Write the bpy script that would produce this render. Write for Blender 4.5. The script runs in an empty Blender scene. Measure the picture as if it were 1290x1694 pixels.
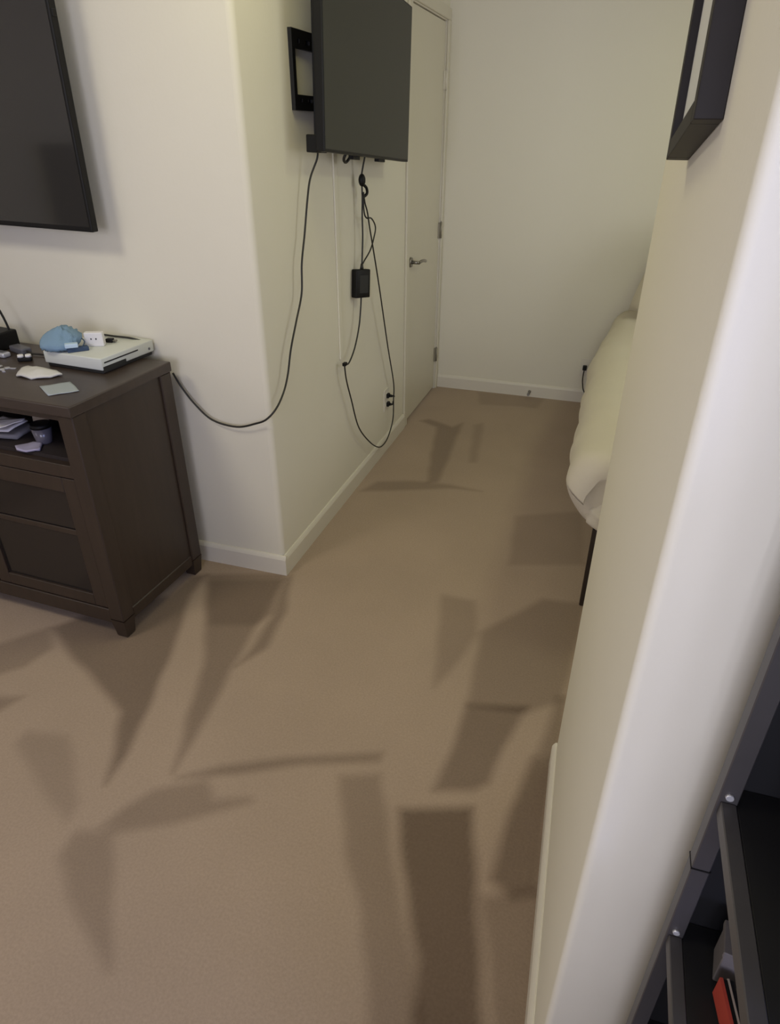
import bpy, bmesh, math, random
import numpy as np
from mathutils import Vector, Matrix, Quaternion

random.seed(7)
R = math.radians
scene = bpy.context.scene
COL = scene.collection

# ---------------------------------------------------------------- camera
F_PX, PITCH, YAW, ROLL = 1098.15, 0.5282, 0.2893, 0.01363
CAM = Vector((1.083, -1.974, 1.55))
fw = Vector((-math.sin(YAW) * math.cos(PITCH), math.cos(YAW) * math.cos(PITCH), -math.sin(PITCH)))
rt = Vector((math.cos(YAW), math.sin(YAW), 0))
up = rt.cross(fw)
rt2 = math.cos(ROLL) * rt + math.sin(ROLL) * up
up2 = -math.sin(ROLL) * rt + math.cos(ROLL) * up
cam = bpy.data.cameras.new('camera')
cam_o = bpy.data.objects.new('camera', cam)
COL.objects.link(cam_o)
cam_o.matrix_world = Matrix(((rt2.x, up2.x, -fw.x, CAM.x), (rt2.y, up2.y, -fw.y, CAM.y),
                             (rt2.z, up2.z, -fw.z, CAM.z), (0, 0, 0, 1)))
cam.sensor_fit = 'VERTICAL'
cam.sensor_height = 24.0
cam.lens = 24.0 * F_PX / 1694.0
cam.shift_x = -22.6 / 1694.0
cam.shift_y = 10.5 / 1694.0
cam.clip_start = 0.02
scene.camera = cam_o

# ---------------------------------------------------------------- world, exposure, daylight
scene.view_settings.view_transform = 'Standard'
scene.view_settings.look = 'None'
scene.view_settings.gamma = 1.0
scene.view_settings.use_curve_mapping = False
scene.view_settings.exposure = 0.10
world = bpy.data.worlds.new('daylight_sky')
scene.world = world
world.use_nodes = True
bg = world.node_tree.nodes['Background']
bg.inputs[0].default_value = (0.62, 0.74, 1.0, 1)
bg.inputs[1].default_value = 0.4


def area(name, loc, rot, sx, sy, power, color, spread=180):
    l = bpy.data.lights.new(name, 'AREA')
    l.shape = 'RECTANGLE'
    l.size, l.size_y = sx, sy
    l.energy = power
    l.color = color
    l.spread = R(spread)
    o = bpy.data.objects.new(name, l)
    o.location = loc
    o.rotation_euler = [R(a) for a in rot]
    COL.objects.link(o)
    return o


# daylight entering through the windows of the two rooms, plus added overhead fill
area('daylight_east_window', (2.86, -3.23, 1.55), (0, 90, 0), 1.3, 1.3, 50.00, (0.480, 0.540, 1.000), 180)
area('back_window_fill', (0.9, -4.26, 1.65), (90, 0, 0), 1.3, 1.2, 11.20, (0.786, 0.795, 1.000), 70)  # unseen window light added for the right wall, spread narrowed off the floor
area('daylight_west_window', (-2.66, -3.4, 1.6), (0, -90, 0), 1.2, 1.2, 12.00, (1.000, 0.900, 1.000), 180)
area('daylight_bedroom_window', (3.26, 1.05, 1.6), (0, 90, 0), 1.3, 1.4, 13.00, (0.946, 0.938, 1.000), 180)
area('overhead_fill', (0.35, -0.3, 2.5), (0, 0, 0), 0.45, 0.45, 5.20, (1.000, 0.942, 0.500), 180)  # unseen overhead fill lights, added and tuned to brighten walls and carpet
area('overhead_fill', (-0.9, -1.6, 2.5), (0, 0, 0), 0.5, 0.5, 14.50, (1.000, 0.938, 0.793), 180)
area('overhead_fill', (1.9, 1.0, 2.5), (0, 0, 0), 0.4, 0.4, 6.00, (0.933, 1.000, 0.667), 180)


# ---------------------------------------------------------------- materials
def lin(c):
    return tuple(((v / 255.0) / 12.92 if v / 255.0 <= 0.04045 else ((v / 255.0 + 0.055) / 1.055) ** 2.4) for v in c)


def mat(name, rgb, rough=0.6, metal=0.0, spec=0.5, noise=0.0, nscale=20.0, bump=0.0, bscale=200.0,
        stretch=(1, 1, 1), coat=0.0, emit=None, sheen=0.0, srgb=True):
    m = bpy.data.materials.new(name)
    m.use_nodes = True
    nt = m.node_tree
    b = nt.nodes['Principled BSDF']
    c = lin(rgb) if srgb else rgb
    b.inputs['Base Color'].default_value = (*c, 1)
    b.inputs['Roughness'].default_value = rough
    b.inputs['Metallic'].default_value = metal
    b.inputs['Specular IOR Level'].default_value = spec
    b.inputs['Coat Weight'].default_value = coat
    if sheen:
        b.inputs['Sheen Weight'].default_value = sheen
    if noise or bump:
        tc = nt.nodes.new('ShaderNodeTexCoord')
        mp = nt.nodes.new('ShaderNodeMapping')
        mp.inputs['Scale'].default_value = stretch
        nt.links.new(tc.outputs['Object'], mp.inputs['Vector'])
    if noise:
        n = nt.nodes.new('ShaderNodeTexNoise')
        n.inputs['Scale'].default_value = nscale
        n.inputs['Detail'].default_value = 5
        nt.links.new(mp.outputs['Vector'], n.inputs['Vector'])
        mx = nt.nodes.new('ShaderNodeMix')
        mx.data_type = 'RGBA'
        mx.inputs[6].default_value = (*[v * (1 - noise) for v in c], 1)
        mx.inputs[7].default_value = (*[min(1, v * (1 + noise)) for v in c], 1)
        nt.links.new(n.outputs['Fac'], mx.inputs[0])
        nt.links.new(mx.outputs[2], b.inputs['Base Color'])
    if bump:
        n2 = nt.nodes.new('ShaderNodeTexNoise')
        n2.inputs['Scale'].default_value = bscale
        n2.inputs['Detail'].default_value = 3
        nt.links.new(mp.outputs['Vector'], n2.inputs['Vector'])
        bp = nt.nodes.new('ShaderNodeBump')
        bp.inputs['Strength'].default_value = bump
        bp.inputs['Distance'].default_value = 0.004
        nt.links.new(n2.outputs['Fac'], bp.inputs['Height'])
        nt.links.new(bp.outputs['Normal'], b.inputs['Normal'])
    return m


M = {}
M['wall'] = mat('painted_plaster', (226, 221, 202), 0.75, noise=0.02, nscale=3, bump=0.08, bscale=90)
M['ceiling'] = mat('ceiling_paint', (220, 217, 206), 0.9, noise=0.02, nscale=3)
M['trim'] = mat('trim_paint', (222, 216, 200), 0.42, noise=0.02, nscale=8)
M['door'] = mat('door_paint', (214, 208, 188), 0.42, noise=0.02, nscale=4)
M['wood'] = mat('dark_stained_wood', (56, 45, 36), 0.42, noise=0.28, nscale=7, bump=0.05, bscale=60, stretch=(6, 6, 0.7))
M['wood_top'] = mat('dark_stained_wood_top', (64, 54, 47), 0.36, noise=0.25, nscale=7, bump=0.04, bscale=60, stretch=(0.8, 7, 6))
M['wood_in'] = mat('dark_wood_interior', (40, 31, 28), 0.7, noise=0.2, nscale=9)
M['smoke_glass'] = mat('smoked_glass', (38, 34, 32), 0.16, spec=0.5, noise=0.15, nscale=3)
M['screen'] = mat('television_glass', (52, 50, 47), 0.07, spec=0.6, noise=0.1, nscale=2)
M['screen_matte'] = mat('matte_television_screen', (40, 41, 35), 0.45, spec=0.45, noise=0.06, nscale=3)
M['bezel'] = mat('black_plastic', (19, 18, 17), 0.5, spec=0.25, noise=0.1, nscale=30)
M['black_metal'] = mat('black_powder_coat', (14, 14, 14), 0.5, metal=0.2, noise=0.1, nscale=40)
M['rubber'] = mat('black_cable_jacket', (34, 32, 27), 0.5, noise=0.1, nscale=50)
M['chrome'] = mat('brushed_nickel', (150, 146, 138), 0.3, metal=0.9, noise=0.06, nscale=60)
M['hinge'] = mat('painted_hinge_metal', (150, 144, 128), 0.4, metal=0.3, noise=0.08, nscale=60)
M['white_plastic'] = mat('white_plastic', (228, 226, 224), 0.35, noise=0.02, nscale=20)
M['white_console'] = mat('white_console_plastic', (205, 208, 200), 0.4, noise=0.02, nscale=15)
M['dark_slot'] = mat('dark_slot_plastic', (30, 30, 28), 0.6, noise=0.1, nscale=60)
M['mask'] = mat('blue_cloth', (122, 150, 172), 0.9, noise=0.08, nscale=30, bump=0.3, bscale=300)
M['mask_dark'] = mat('dark_blue_band', (58, 76, 100), 0.8, noise=0.1, nscale=40)
M['pale_blue'] = mat('pale_blue_plastic', (190, 212, 228), 0.4, noise=0.05, nscale=40)
M['paper'] = mat('white_paper', (226, 222, 222), 0.8, noise=0.04, nscale=15)
M['paper_grey'] = mat('grey_paper', (138, 134, 134), 0.8, noise=0.06, nscale=15)
M['paper_lav'] = mat('lavender_paper', (170, 164, 186), 0.8, noise=0.04, nscale=15)
M['card'] = mat('blue_grey_card', (160, 168, 172), 0.55, noise=0.05, nscale=25)
M['tissue'] = mat('white_cloth', (205, 203, 198), 0.9, noise=0.05, nscale=30, bump=0.3, bscale=200)
M['grey_plastic'] = mat('grey_plastic', (92, 92, 98), 0.4, noise=0.1, nscale=30)
M['silver'] = mat('silver_plastic', (196, 196, 202), 0.3, metal=0.4, noise=0.05, nscale=30)
M['smoke_cup'] = mat('smoky_tumbler', (96, 92, 100), 0.2, spec=0.6, noise=0.08, nscale=20)
M['sheet'] = mat('cream_bed_sheet', (208, 199, 177), 0.95, noise=0.04, nscale=6, bump=0.25, bscale=120, sheen=0.1)
M['bed_frame'] = mat('dark_bed_frame', (40, 30, 22), 0.5, noise=0.15, nscale=20)
M['frame_black'] = mat('black_picture_frame', (36, 32, 29), 0.5, spec=0.2, noise=0.12, nscale=30)
M['mat_board'] = mat('pale_mat_board', (205, 205, 198), 0.85, noise=0.02, nscale=10)
M['shelf_metal'] = mat('dark_grey_shelf_metal', (82, 79, 78), 0.42, metal=0.35, noise=0.06, nscale=40)
M['shelf_black'] = mat('black_shelf_board', (14, 13, 14), 0.6, noise=0.2, nscale=15)
M['screw'] = mat('bright_screw', (225, 225, 225), 0.25, metal=0.5, noise=0.03, nscale=90)
M['box_grey'] = mat('grey_card_box', (96, 90, 86), 0.7, noise=0.06, nscale=20)
M['red'] = mat('red_print', (165, 62, 46), 0.5, noise=0.08, nscale=30)
M['beige'] = mat('beige_card', (158, 142, 124), 0.7, noise=0.05, nscale=20)
M['slot'] = mat('outlet_slot', (30, 28, 26), 0.6, noise=0.1, nscale=50)

# carpet: colour comes from the pile direction left by the vacuum (vertex value "pile")
mc = bpy.data.materials.new('cut_pile_carpet')
mc.use_nodes = True
nt = mc.node_tree
b = nt.nodes['Principled BSDF']
b.inputs['Roughness'].default_value = 1.0
b.inputs['Specular IOR Level'].default_value = 0.1
b.inputs['Sheen Weight'].default_value = 0.15
tc = nt.nodes.new('ShaderNodeTexCoord')
at = nt.nodes.new('ShaderNodeAttribute'); at.attribute_name = 'pile'
n1 = nt.nodes.new('ShaderNodeTexNoise'); n1.inputs['Scale'].default_value = 2.2; n1.inputs['Detail'].default_value = 4
n2 = nt.nodes.new('ShaderNodeTexNoise'); n2.inputs['Scale'].default_value = 160; n2.inputs['Detail'].default_value = 3
nt.links.new(tc.outputs['Object'], n1.inputs['Vector']); nt.links.new(tc.outputs['Object'], n2.inputs['Vector'])
cr = nt.nodes.new('ShaderNodeMix'); cr.data_type = 'RGBA'
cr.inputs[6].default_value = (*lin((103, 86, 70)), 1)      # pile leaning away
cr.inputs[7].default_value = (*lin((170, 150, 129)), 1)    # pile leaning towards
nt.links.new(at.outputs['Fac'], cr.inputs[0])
def mult(prev, fac_out, lo, hi):
    mr = nt.nodes.new('ShaderNodeMapRange')
    mr.inputs['From Min'].default_value = 0.3; mr.inputs['From Max'].default_value = 0.7
    mr.inputs['To Min'].default_value = lo; mr.inputs['To Max'].default_value = hi
    nt.links.new(fac_out, mr.inputs['Value'])
    v = nt.nodes.new('ShaderNodeVectorMath'); v.operation = 'SCALE'
    nt.links.new(prev, v.inputs[0]); nt.links.new(mr.outputs['Result'], v.inputs['Scale'])
    return v.outputs[0]
o1 = mult(cr.outputs[2], n1.outputs['Fac'], 0.95, 1.05)
o2 = mult(o1, n2.outputs['Fac'], 0.93, 1.07)
nt.links.new(o2, b.inputs['Base Color'])
bp = nt.nodes.new('ShaderNodeBump'); bp.inputs['Strength'].default_value = 0.2; bp.inputs['Distance'].default_value = 0.004
nt.links.new(n2.outputs['Fac'], bp.inputs['Height']); nt.links.new(bp.outputs['Normal'], b.inputs['Normal'])
M['carpet'] = mc


# ---------------------------------------------------------------- mesh helpers
def NB():
    return bmesh.new()


def box(bm, x0, x1, y0, y1, z0, z1, bevel=0.0, seg=1, mtx=None):
    r = bmesh.ops.create_cube(bm, size=1.0)
    vs = r['verts']
    for v in vs:
        v.co = Vector((x0 + (v.co.x + .5) * (x1 - x0), y0 + (v.co.y + .5) * (y1 - y0), z0 + (v.co.z + .5) * (z1 - z0)))
    if bevel:
        es = list({e for v in vs for e in v.link_edges})
        g = bmesh.ops.bevel(bm, geom=es, offset=bevel, segments=seg, affect='EDGES', profile=0.5)
        vs = list({v for f in g['faces'] for v in f.verts} | {v for v in vs if v.is_valid})
    if mtx is not None:
        for v in vs:
            v.co = mtx @ v.co
    return vs


def prism(bm, pts, z0, z1):
    """vertical extrusion of a plan outline (counter-clockwise)"""
    lo = [bm.verts.new((p[0], p[1], z0)) for p in pts]
    hi = [bm.verts.new((p[0], p[1], z1)) for p in pts]
    n = len(pts)
    for i in range(n):
        bm.faces.new((lo[i], lo[(i + 1) % n], hi[(i + 1) % n], hi[i]))
    bm.faces.new(lo[::-1]); bm.faces.new(hi)


def cyl(bm, p0, p1, r0, r1=None, n=16, caps=True):
    r1 = r0 if r1 is None else r1
    p0, p1 = Vector(p0), Vector(p1)
    d = (p1 - p0).normalized()
    a = d.orthogonal().normalized(); c = d.cross(a)
    A, B = [], []
    for i in range(n):
        t = 2 * math.pi * i / n
        o = a * math.cos(t) + c * math.sin(t)
        A.append(bm.verts.new(p0 + o * r0)); B.append(bm.verts.new(p1 + o * r1))
    for i in range(n):
        f = bm.faces.new((A[i], A[(i + 1) % n], B[(i + 1) % n], B[i])); f.smooth = True
    if caps:
        bm.faces.new(A[::-1]); bm.faces.new(B)


def spline(pts, sub=8):
    pts = [Vector(p) for p in pts]
    out = []
    for i in range(len(pts) - 1):
        p0 = pts[max(i - 1, 0)]; p1 = pts[i]; p2 = pts[i + 1]; p3 = pts[min(i + 2, len(pts) - 1)]
        for k in range(sub):
            t = k / sub
            out.append(0.5 * ((2 * p1) + (p2 - p0) * t + (2 * p0 - 5 * p1 + 4 * p2 - p3) * t * t + (3 * p1 - p0 - 3 * p2 + p3) * t ** 3))
    out.append(pts[-1])
    return out


def tube(bm, pts, r, n=8, sub=8, smooth=True):
    path = spline(pts, sub) if smooth else [Vector(p) for p in pts]
    rings = []
    t0 = (path[1] - path[0]).normalized()
    a = t0.orthogonal().normalized()
    for i, p in enumerate(path):
        t = (path[min(i + 1, len(path) - 1)] - path[max(i - 1, 0)]).normalized()
        a = (a - t * a.dot(t)).normalized(); c = t.cross(a)
        rings.append([bm.verts.new(p + r * (a * math.cos(2 * math.pi * k / n) + c * math.sin(2 * math.pi * k / n))) for k in range(n)])
    for A, B in zip(rings, rings[1:]):
        for k in range(n):
            f = bm.faces.new((A[k], A[(k + 1) % n], B[(k + 1) % n], B[k])); f.smooth = True
    bm.faces.new(rings[0][::-1]); bm.faces.new(rings[-1])


def obj(name, bm, m, parent=None, smooth=False):
    bmesh.ops.recalc_face_normals(bm, faces=bm.faces)
    me = bpy.data.meshes.new(name)
    bm.to_mesh(me); bm.free()
    if smooth:
        for p in me.polygons:
            p.use_smooth = True
    me.materials.append(m)
    o = bpy.data.objects.new(name, me)
    COL.objects.link(o)
    if parent is not None:
        o.parent = parent
    return o


def thing(name, label, cat, loc=(0, 0, 0), rotz=0.0, group=None):
    o = bpy.data.objects.new(name, None)
    COL.objects.link(o)
    o.location = loc; o.rotation_euler = (0, 0, rotz)
    o['label'] = label; o['category'] = cat
    if group: o['group'] = group
    return o


def tag(o, label, cat, group=None):
    o['label'] = label; o['category'] = cat
    if group: o['group'] = group
    return o


def struct(name, bm, m, parent=None, label=None):
    o = obj(name, bm, m, parent)
    if parent is None:
        o['kind'] = 'structure'
        if label: o['label'] = label
    return o


def arc(cx, cy, r, a0, a1, n=6):
    return [(cx + r * math.cos(R(a0 + (a1 - a0) * i / n)), cy + r * math.sin(R(a0 + (a1 - a0) * i / n))) for i in range(n + 1)]


def smooth_sharp(o, ang=35):
    for p in o.data.polygons: p.use_smooth = True
    o.data.set_sharp_from_angle(angle=R(ang))


# ================================================================ THE SETTING
CEIL = 2.6
# ---- floor: carpet with the vacuum strokes
strokes = [
    (0.80, [(-0.29,-0.10), (-0.28,-0.24), (-0.17,-0.51), (-0.13,-0.65), (-0.08,-0.80), (-0.04,-0.96), (-0.03,-1.06), (-0.09,-0.95), (-0.16,-0.83), (-0.30,-0.75), (-0.46,-0.67), (-0.64,-0.56), (-0.52,-0.38), (-0.36,-0.27), (-0.34,-0.12)]),
    (0.84, [(-0.29,-0.10), (-0.00,-0.00), (0.06,-0.25), (0.04,-0.33), (0.07,-0.55), (0.11,-0.75), (0.13,-0.97), (0.04,-0.75), (-0.02,-0.57), (-0.13,-0.38)]),
    (0.92, [(-0.28,-0.14), (0.01,-0.04), (0.04,-0.33), (-0.13,-0.38)]),
    (0.84, [(0.03,-0.00), (0.11,-0.23), (0.13,-0.43), (0.08,-0.54), (0.08,-0.45), (0.07,-0.27), (0.01,-0.02)]),
    (0.84, [(0.15,-0.98), (0.24,-0.91), (0.40,-0.83), (0.66,-0.73), (0.66,-0.76), (0.45,-0.84), (0.30,-0.92)]),
    (0.88, [(0.04,-1.17), (0.06,-1.11), (0.11,-1.03), (0.18,-0.99), (0.23,-0.96), (0.28,-1.01), (0.36,-0.98), (0.38,-0.99), (0.23,-1.10), (0.10,-1.17)]),
    (0.92, [(-0.36,-1.02), (-0.37,-0.97), (-0.24,-0.95), (-0.06,-1.13), (-0.05,-1.19), (-0.13,-1.15)]),
    (0.89, [(0.00,-1.27), (-0.01,-1.20), (0.08,-1.17), (0.29,-1.45), (0.27,-1.45), (0.09,-1.35)]),
    (0.86, [(-0.63,-0.91), (-0.48,-0.86), (-0.51,-0.94), (-0.56,-0.98)]),
    (0.88, [(-0.67,-0.84), (-0.79,-0.73), (-0.65,-0.56), (-0.56,-0.65), (-0.58,-0.75)]),
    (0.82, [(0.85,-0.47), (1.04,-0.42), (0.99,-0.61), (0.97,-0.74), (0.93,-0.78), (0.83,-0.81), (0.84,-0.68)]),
    (0.90, [(0.64,0.06), (0.77,0.06), (0.82,-0.13), (0.77,-0.34), (0.73,-0.44), (0.69,-0.22)]),
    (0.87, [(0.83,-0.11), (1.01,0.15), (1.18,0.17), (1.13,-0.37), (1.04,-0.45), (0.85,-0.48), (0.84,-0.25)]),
    (0.80, [(1.08,-0.61), (1.14,-0.59), (1.14,-0.86), (1.14,-1.01), (1.08,-1.04), (1.02,-1.01), (1.04,-0.80)]),
    (0.86, [(1.12,-0.35), (1.15,-0.34), (1.15,-0.60), (1.09,-0.60)]),
    (0.76, [(0.76,-0.89), (0.94,-0.83), (1.00,-1.06), (1.07,-1.31), (1.12,-1.6), (0.99,-1.6), (0.91,-1.23), (0.82,-1.04)]),  # vacuum stroke, deepened to stand in for shade on the lower-right carpet
    (0.88, [(0.57,-0.84), (0.68,-0.80), (0.73,-0.90), (0.82,-1.09), (0.90,-1.23), (0.95,-1.34), (0.88,-1.45), (0.76,-1.18), (0.67,-1.05)]),
    (0.86, [(1.01,-1.06), (1.15,-0.99), (1.16,-1.5), (1.13,-1.5), (1.09,-1.30)]),
    (0.86, [(0.07,1.75), (0.20,1.69), (0.26,1.30), (0.33,0.95), (0.38,0.98), (0.37,1.31), (0.33,1.80), (0.29,1.72), (0.12,1.80)]),
    (0.92, [(0.40,1.79), (0.45,1.84), (0.53,1.27), (0.49,1.26)]),
    (0.88, [(0.04,0.76), (0.09,0.89), (0.25,0.95), (0.45,0.97), (0.62,0.95), (0.46,0.93), (0.12,0.79)]),
    (0.93, [(0.31,2.39), (0.76,2.41), (0.73,2.20), (0.62,2.20), (0.37,2.15)]),
    (0.92, [(0.82,0.76), (1.11,0.90), (1.15,0.44), (0.85,0.34)]),
]
# strokes outside the part of the room the lens covers, in the same manner
for k in range(14):
    cx, cy, a = random.uniform(-2.3, -0.9), random.uniform(-3.8, -0.9), random.uniform(-0.6, 0.6) + 1.57
    d = Vector((math.cos(a), math.sin(a), 0)); n = Vector((-d.y, d.x, 0)); c = Vector((cx, cy, 0))
    strokes.append((0.86, [tuple((c - d * .5 - n * .02)[:2]), tuple((c - d * .5 + n * .02)[:2]), tuple((c + d * .45 + n * .1)[:2]), tuple((c + d * .45 - n * .1)[:2])]))


def axis_coords(lo, a, b, hi, fine, coarse):
    return np.concatenate([np.arange(lo, a, coarse), np.arange(a, b, fine), np.arange(b, hi, coarse), [hi]])


xs = axis_coords(-2.6, -1.1, 1.2, 3.2, 0.01, 0.08)
ys = axis_coords(-4.2, -1.7, 2.44, 2.54, 0.0125, 0.08)
GX, GY = np.meshgrid(xs, ys, indexing='ij')


def poly_mask(poly, soft):
    P = np.array(poly); n = len(P)
    inside = np.zeros(GX.shape, bool); dist = np.full(GX.shape, 9.0)
    for i in range(n):
        x1, y1 = P[i]; x2, y2 = P[(i + 1) % n]
        cond = ((y1 > GY) != (y2 > GY))
        with np.errstate(divide='ignore', invalid='ignore'):
            xi = (x2 - x1) * (GY - y1) / (y2 - y1 if y2 != y1 else 1e-9) + x1
        inside ^= cond & (GX < xi)
        L = (x2 - x1) ** 2 + (y2 - y1) ** 2 + 1e-12
        t = np.clip(((GX - x1) * (x2 - x1) + (GY - y1) * (y2 - y1)) / L, 0, 1)
        dist = np.minimum(dist, np.hypot(GX - x1 - t * (x2 - x1), GY - y1 - t * (y2 - y1)))
    s = np.where(inside, dist, -dist)
    return np.clip(s / soft * 0.5 + 0.5, 0, 1)


pile = np.ones(GX.shape)
wob = 0.004 * np.sin(GX * 11 + GY * 7) + 0.002 * np.sin(GY * 29 - GX * 17)
GX0, GY0 = GX.copy(), GY.copy()
GX, GY = GX + wob, GY + wob * 0.6
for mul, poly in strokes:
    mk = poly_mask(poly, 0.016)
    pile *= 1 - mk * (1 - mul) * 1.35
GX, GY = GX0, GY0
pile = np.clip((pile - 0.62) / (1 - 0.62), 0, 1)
nx, ny = GX.shape
co = np.stack([GX, GY, np.zeros_like(GX) + 0.0015 * (pile - 1)], -1).reshape(-1, 3)
idx = np.arange(nx * ny).reshape(nx, ny)
faces = np.stack([idx[:-1, :-1], idx[1:, :-1], idx[1:, 1:], idx[:-1, 1:]], -1).reshape(-1, 4)
me = bpy.data.meshes.new('floor')
me.vertices.add(len(co)); me.vertices.foreach_set('co', co.ravel())
me.loops.add(faces.size); me.loops.foreach_set('vertex_index', faces.ravel().astype(np.int32))
me.polygons.add(len(faces)); me.polygons.foreach_set('loop_start', np.arange(0, faces.size, 4, dtype=np.int32))
me.update(calc_edges=True)
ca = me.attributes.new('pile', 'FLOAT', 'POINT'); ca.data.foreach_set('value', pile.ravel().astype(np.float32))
for p in me.polygons: p.use_smooth = True
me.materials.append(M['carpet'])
fl = bpy.data.objects.new('floor', me); COL.objects.link(fl)
fl['kind'] = 'structure'
fl['label'] = 'tan cut-pile carpet streaked with vacuum strokes'

bm = NB(); box(bm, -2.72, 3.32, -4.32, 2.54, CEIL, CEIL + 0.1); struct('ceiling', bm, M['ceiling'])

# ---- wall behind the cabinet and the hall wall (rounded outer corner)
bm = NB(); box(bm, -2.72, -0.02, 0, 0.12, -0.02, CEIL)
struct('wall_left', bm, M['wall'])
DY0, DY1, DH = 1.675, 2.365, 2.068
bm = NB()
prism(bm, arc(-0.02, 0.02, 0.02, -90, 0) + [(0, DY0 - 0.02), (-0.12, DY0 - 0.02), (-0.12, 0.12), (-0.02, 0.12)], -0.02, CEIL)
box(bm, -0.12, 0, DY0 - 0.02, DY1 + 0.02, DH + 0.02, CEIL)
box(bm, -0.12, 0, DY1 + 0.02, 2.42, -0.02, CEIL)
o = struct('wall_hall', bm, M['wall']); smooth_sharp(o)
bm = NB(); box(bm, -0.12, 3.32, 2.42, 2.54, -0.02, CEIL); struct('wall_far', bm, M['wall'])
# ---- wall block at the right with rounded corners
WE, WN, YE, YN = 1.135, 1.164, -0.626, -1.42
bm = NB()
rr = 0.012
prism(bm, arc(WN + rr, YN + rr, rr, 180, 270) + [(3.32, YN), (3.32, YE)] + arc(WE + rr, YE - rr, rr, 90, 180), -0.02, CEIL)
o = struct('wall_right', bm, M['wall']); smooth_sharp(o)


def wall_with_hole(name, axis, c0, c1, a0, a1, h0, h1, z0, z1):
    """wall running along y (axis x) or x (axis y) with one window opening"""
    bm = NB()
    parts = [(a0, h0, -0.02, CEIL), (h1, a1, -0.02, CEIL), (h0, h1, -0.02, z0), (h0, h1, z1, CEIL)]
    for p0, p1, q0, q1 in parts:
        if axis == 'x': box(bm, c0, c1, p0, p1, q0, q1)
        else: box(bm, p0, p1, c0, c1, q0, q1)
    return struct(name, bm, M['wall'])


def window(name, axis, c, h0, h1, z0, z1, m=1):
    bm = NB(); t = 0.03
    def bar(p0, p1, q0, q1):
        if axis == 'x': box(bm, c - t / 2, c + t / 2, p0, p1, q0, q1)
        else: box(bm, p0, p1, c - t / 2, c + t / 2, q0, q1)
    w = 0.05
    bar(h0, h1, z0, z0 + w); bar(h0, h1, z1 - w, z1); bar(h0, h0 + w, z0 + w, z1 - w); bar(h1 - w, h1, z0 + w, z1 - w)
    bar((h0 + h1) / 2 - .02, (h0 + h1) / 2 + .02, z0 + w, z1 - w)
    return struct(name, bm, M['trim'])


wall_with_hole('wall_east', 'x', 2.8, 2.92, -4.32, YN, -3.90, -2.56, 0.9, 2.2)
window('window_1', 'x', 2.82, -3.90, -2.56, 0.9, 2.2)
wall_with_hole('wall_west', 'x', -2.72, -2.6, -4.32, 0, -4.0, -2.8, 0.9, 2.3)
window('window_2', 'x', -2.62, -4.0, -2.8, 0.9, 2.3)
wall_with_hole('wall_back', 'y', -4.32, -4.2, -2.6, 2.8, 0.22, 1.58, 1.0, 2.3)
window('window_4', 'y', -4.22, 0.22, 1.58, 1.0, 2.3)
wall_with_hole('wall_bedroom', 'x', 3.2, 3.32, YE, 2.42, 0.35, 1.75, 0.95, 2.25)
window('window_3', 'x', 3.22, 0.35, 1.75, 0.95, 2.25)


# ---- baseboards (plank with a stepped, bevelled top)
def baseboard(name, a, b, nrm, h=0.087, t=0.013):
    """from a to b along the wall, sticking out along nrm"""
    a, b, n = Vector(a), Vector(b), Vector(nrm).normalized()
    prof = [(0, 0), (t, 0), (t, h - 0.016), (t * 0.75, h - 0.008), (t * 0.45, h - 0.002), (t * 0.3, h), (0, h)]
    bm = NB()
    A = [bm.verts.new((a.x + n.x * p, a.y + n.y * p, z)) for p, z in prof]
    B = [bm.verts.new((b.x + n.x * p, b.y + n.y * p, z)) for p, z in prof]
    k = len(prof)
    for i in range(k):
        bm.faces.new((A[i], A[(i + 1) % k], B[(i + 1) % k], B[i]))
    bm.faces.new(A[::-1]); bm.faces.new(B)
    return struct(name, bm, M['trim'])


baseboard('baseboard_left', (-2.6, 0), (0.013, 0), (0, -1))
baseboard('baseboard_hall', (0, 0), (0, DY0 - 0.06), (1, 0))
baseboard('baseboard_far', (0.0, 2.42), (3.2, 2.42), (0, -1))
dv = Vector((WN - WE, YN - YE)).normalized()
baseboard('baseboard_right', (WE, YE + .004), (WN, YN), (dv.y, -dv.x))
baseboard('baseboard_corner', (WN, YN), (2.8, YN), (0, -1))

# ---- hall door, flush slab in a thin jamb
bm = NB()
box(bm, -0.045, -0.006, DY0 + 0.003, DY1 - 0.003, 0.012, DH - 0.004, 0.0015)
door = struct('door_1', bm, M['door'], label='white flush hall door with a lever handle')
bm = NB()                                   # jamb and casing
box(bm, -0.12, -0.0, DY0 - 0.02, DY0, 0, DH + 0.02)
box(bm, -0.12, -0.0, DY1, DY1 + 0.02, 0, DH + 0.02)
box(bm, -0.12, -0.0, DY0, DY1, DH, DH + 0.02)
struct('trim_1', bm, M['trim'], label='jamb lining of the hall door')
bm = NB()
box(bm, 0, 0.012, DY0 - 0.06, DY0 - 0.006, 0, DH + 0.006, 0.003)
box(bm, 0, 0.012, DY1 + 0.006, 2.419, 0, DH + 0.006, 0.003)
box(bm, 0, 0.012, DY0 - 0.06, 2.419, DH + 0.006, DH + 0.06, 0.003)
struct('trim_2', bm, M['door'], label='flat casing around the hall door')
bm = NB()                                   # lever handle: rose, neck, curved lever
cyl(bm, (-0.006, 1.745, 0.925), (0.004, 1.745, 0.925), 0.027, 0.025, 24)
cyl(bm, (0.004, 1.745, 0.925), (0.045, 1.745, 0.925), 0.0095, 0.009, 14)
tube(bm, [(0.045, 1.740, 0.925), (0.050, 1.775, 0.929), (0.051, 1.82, 0.926), (0.048, 1.866, 0.917)], 0.0085, 10, 6)
h = obj('door_handle', bm, M['chrome'], door); h['label'] = 'brushed nickel lever handle'
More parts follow.
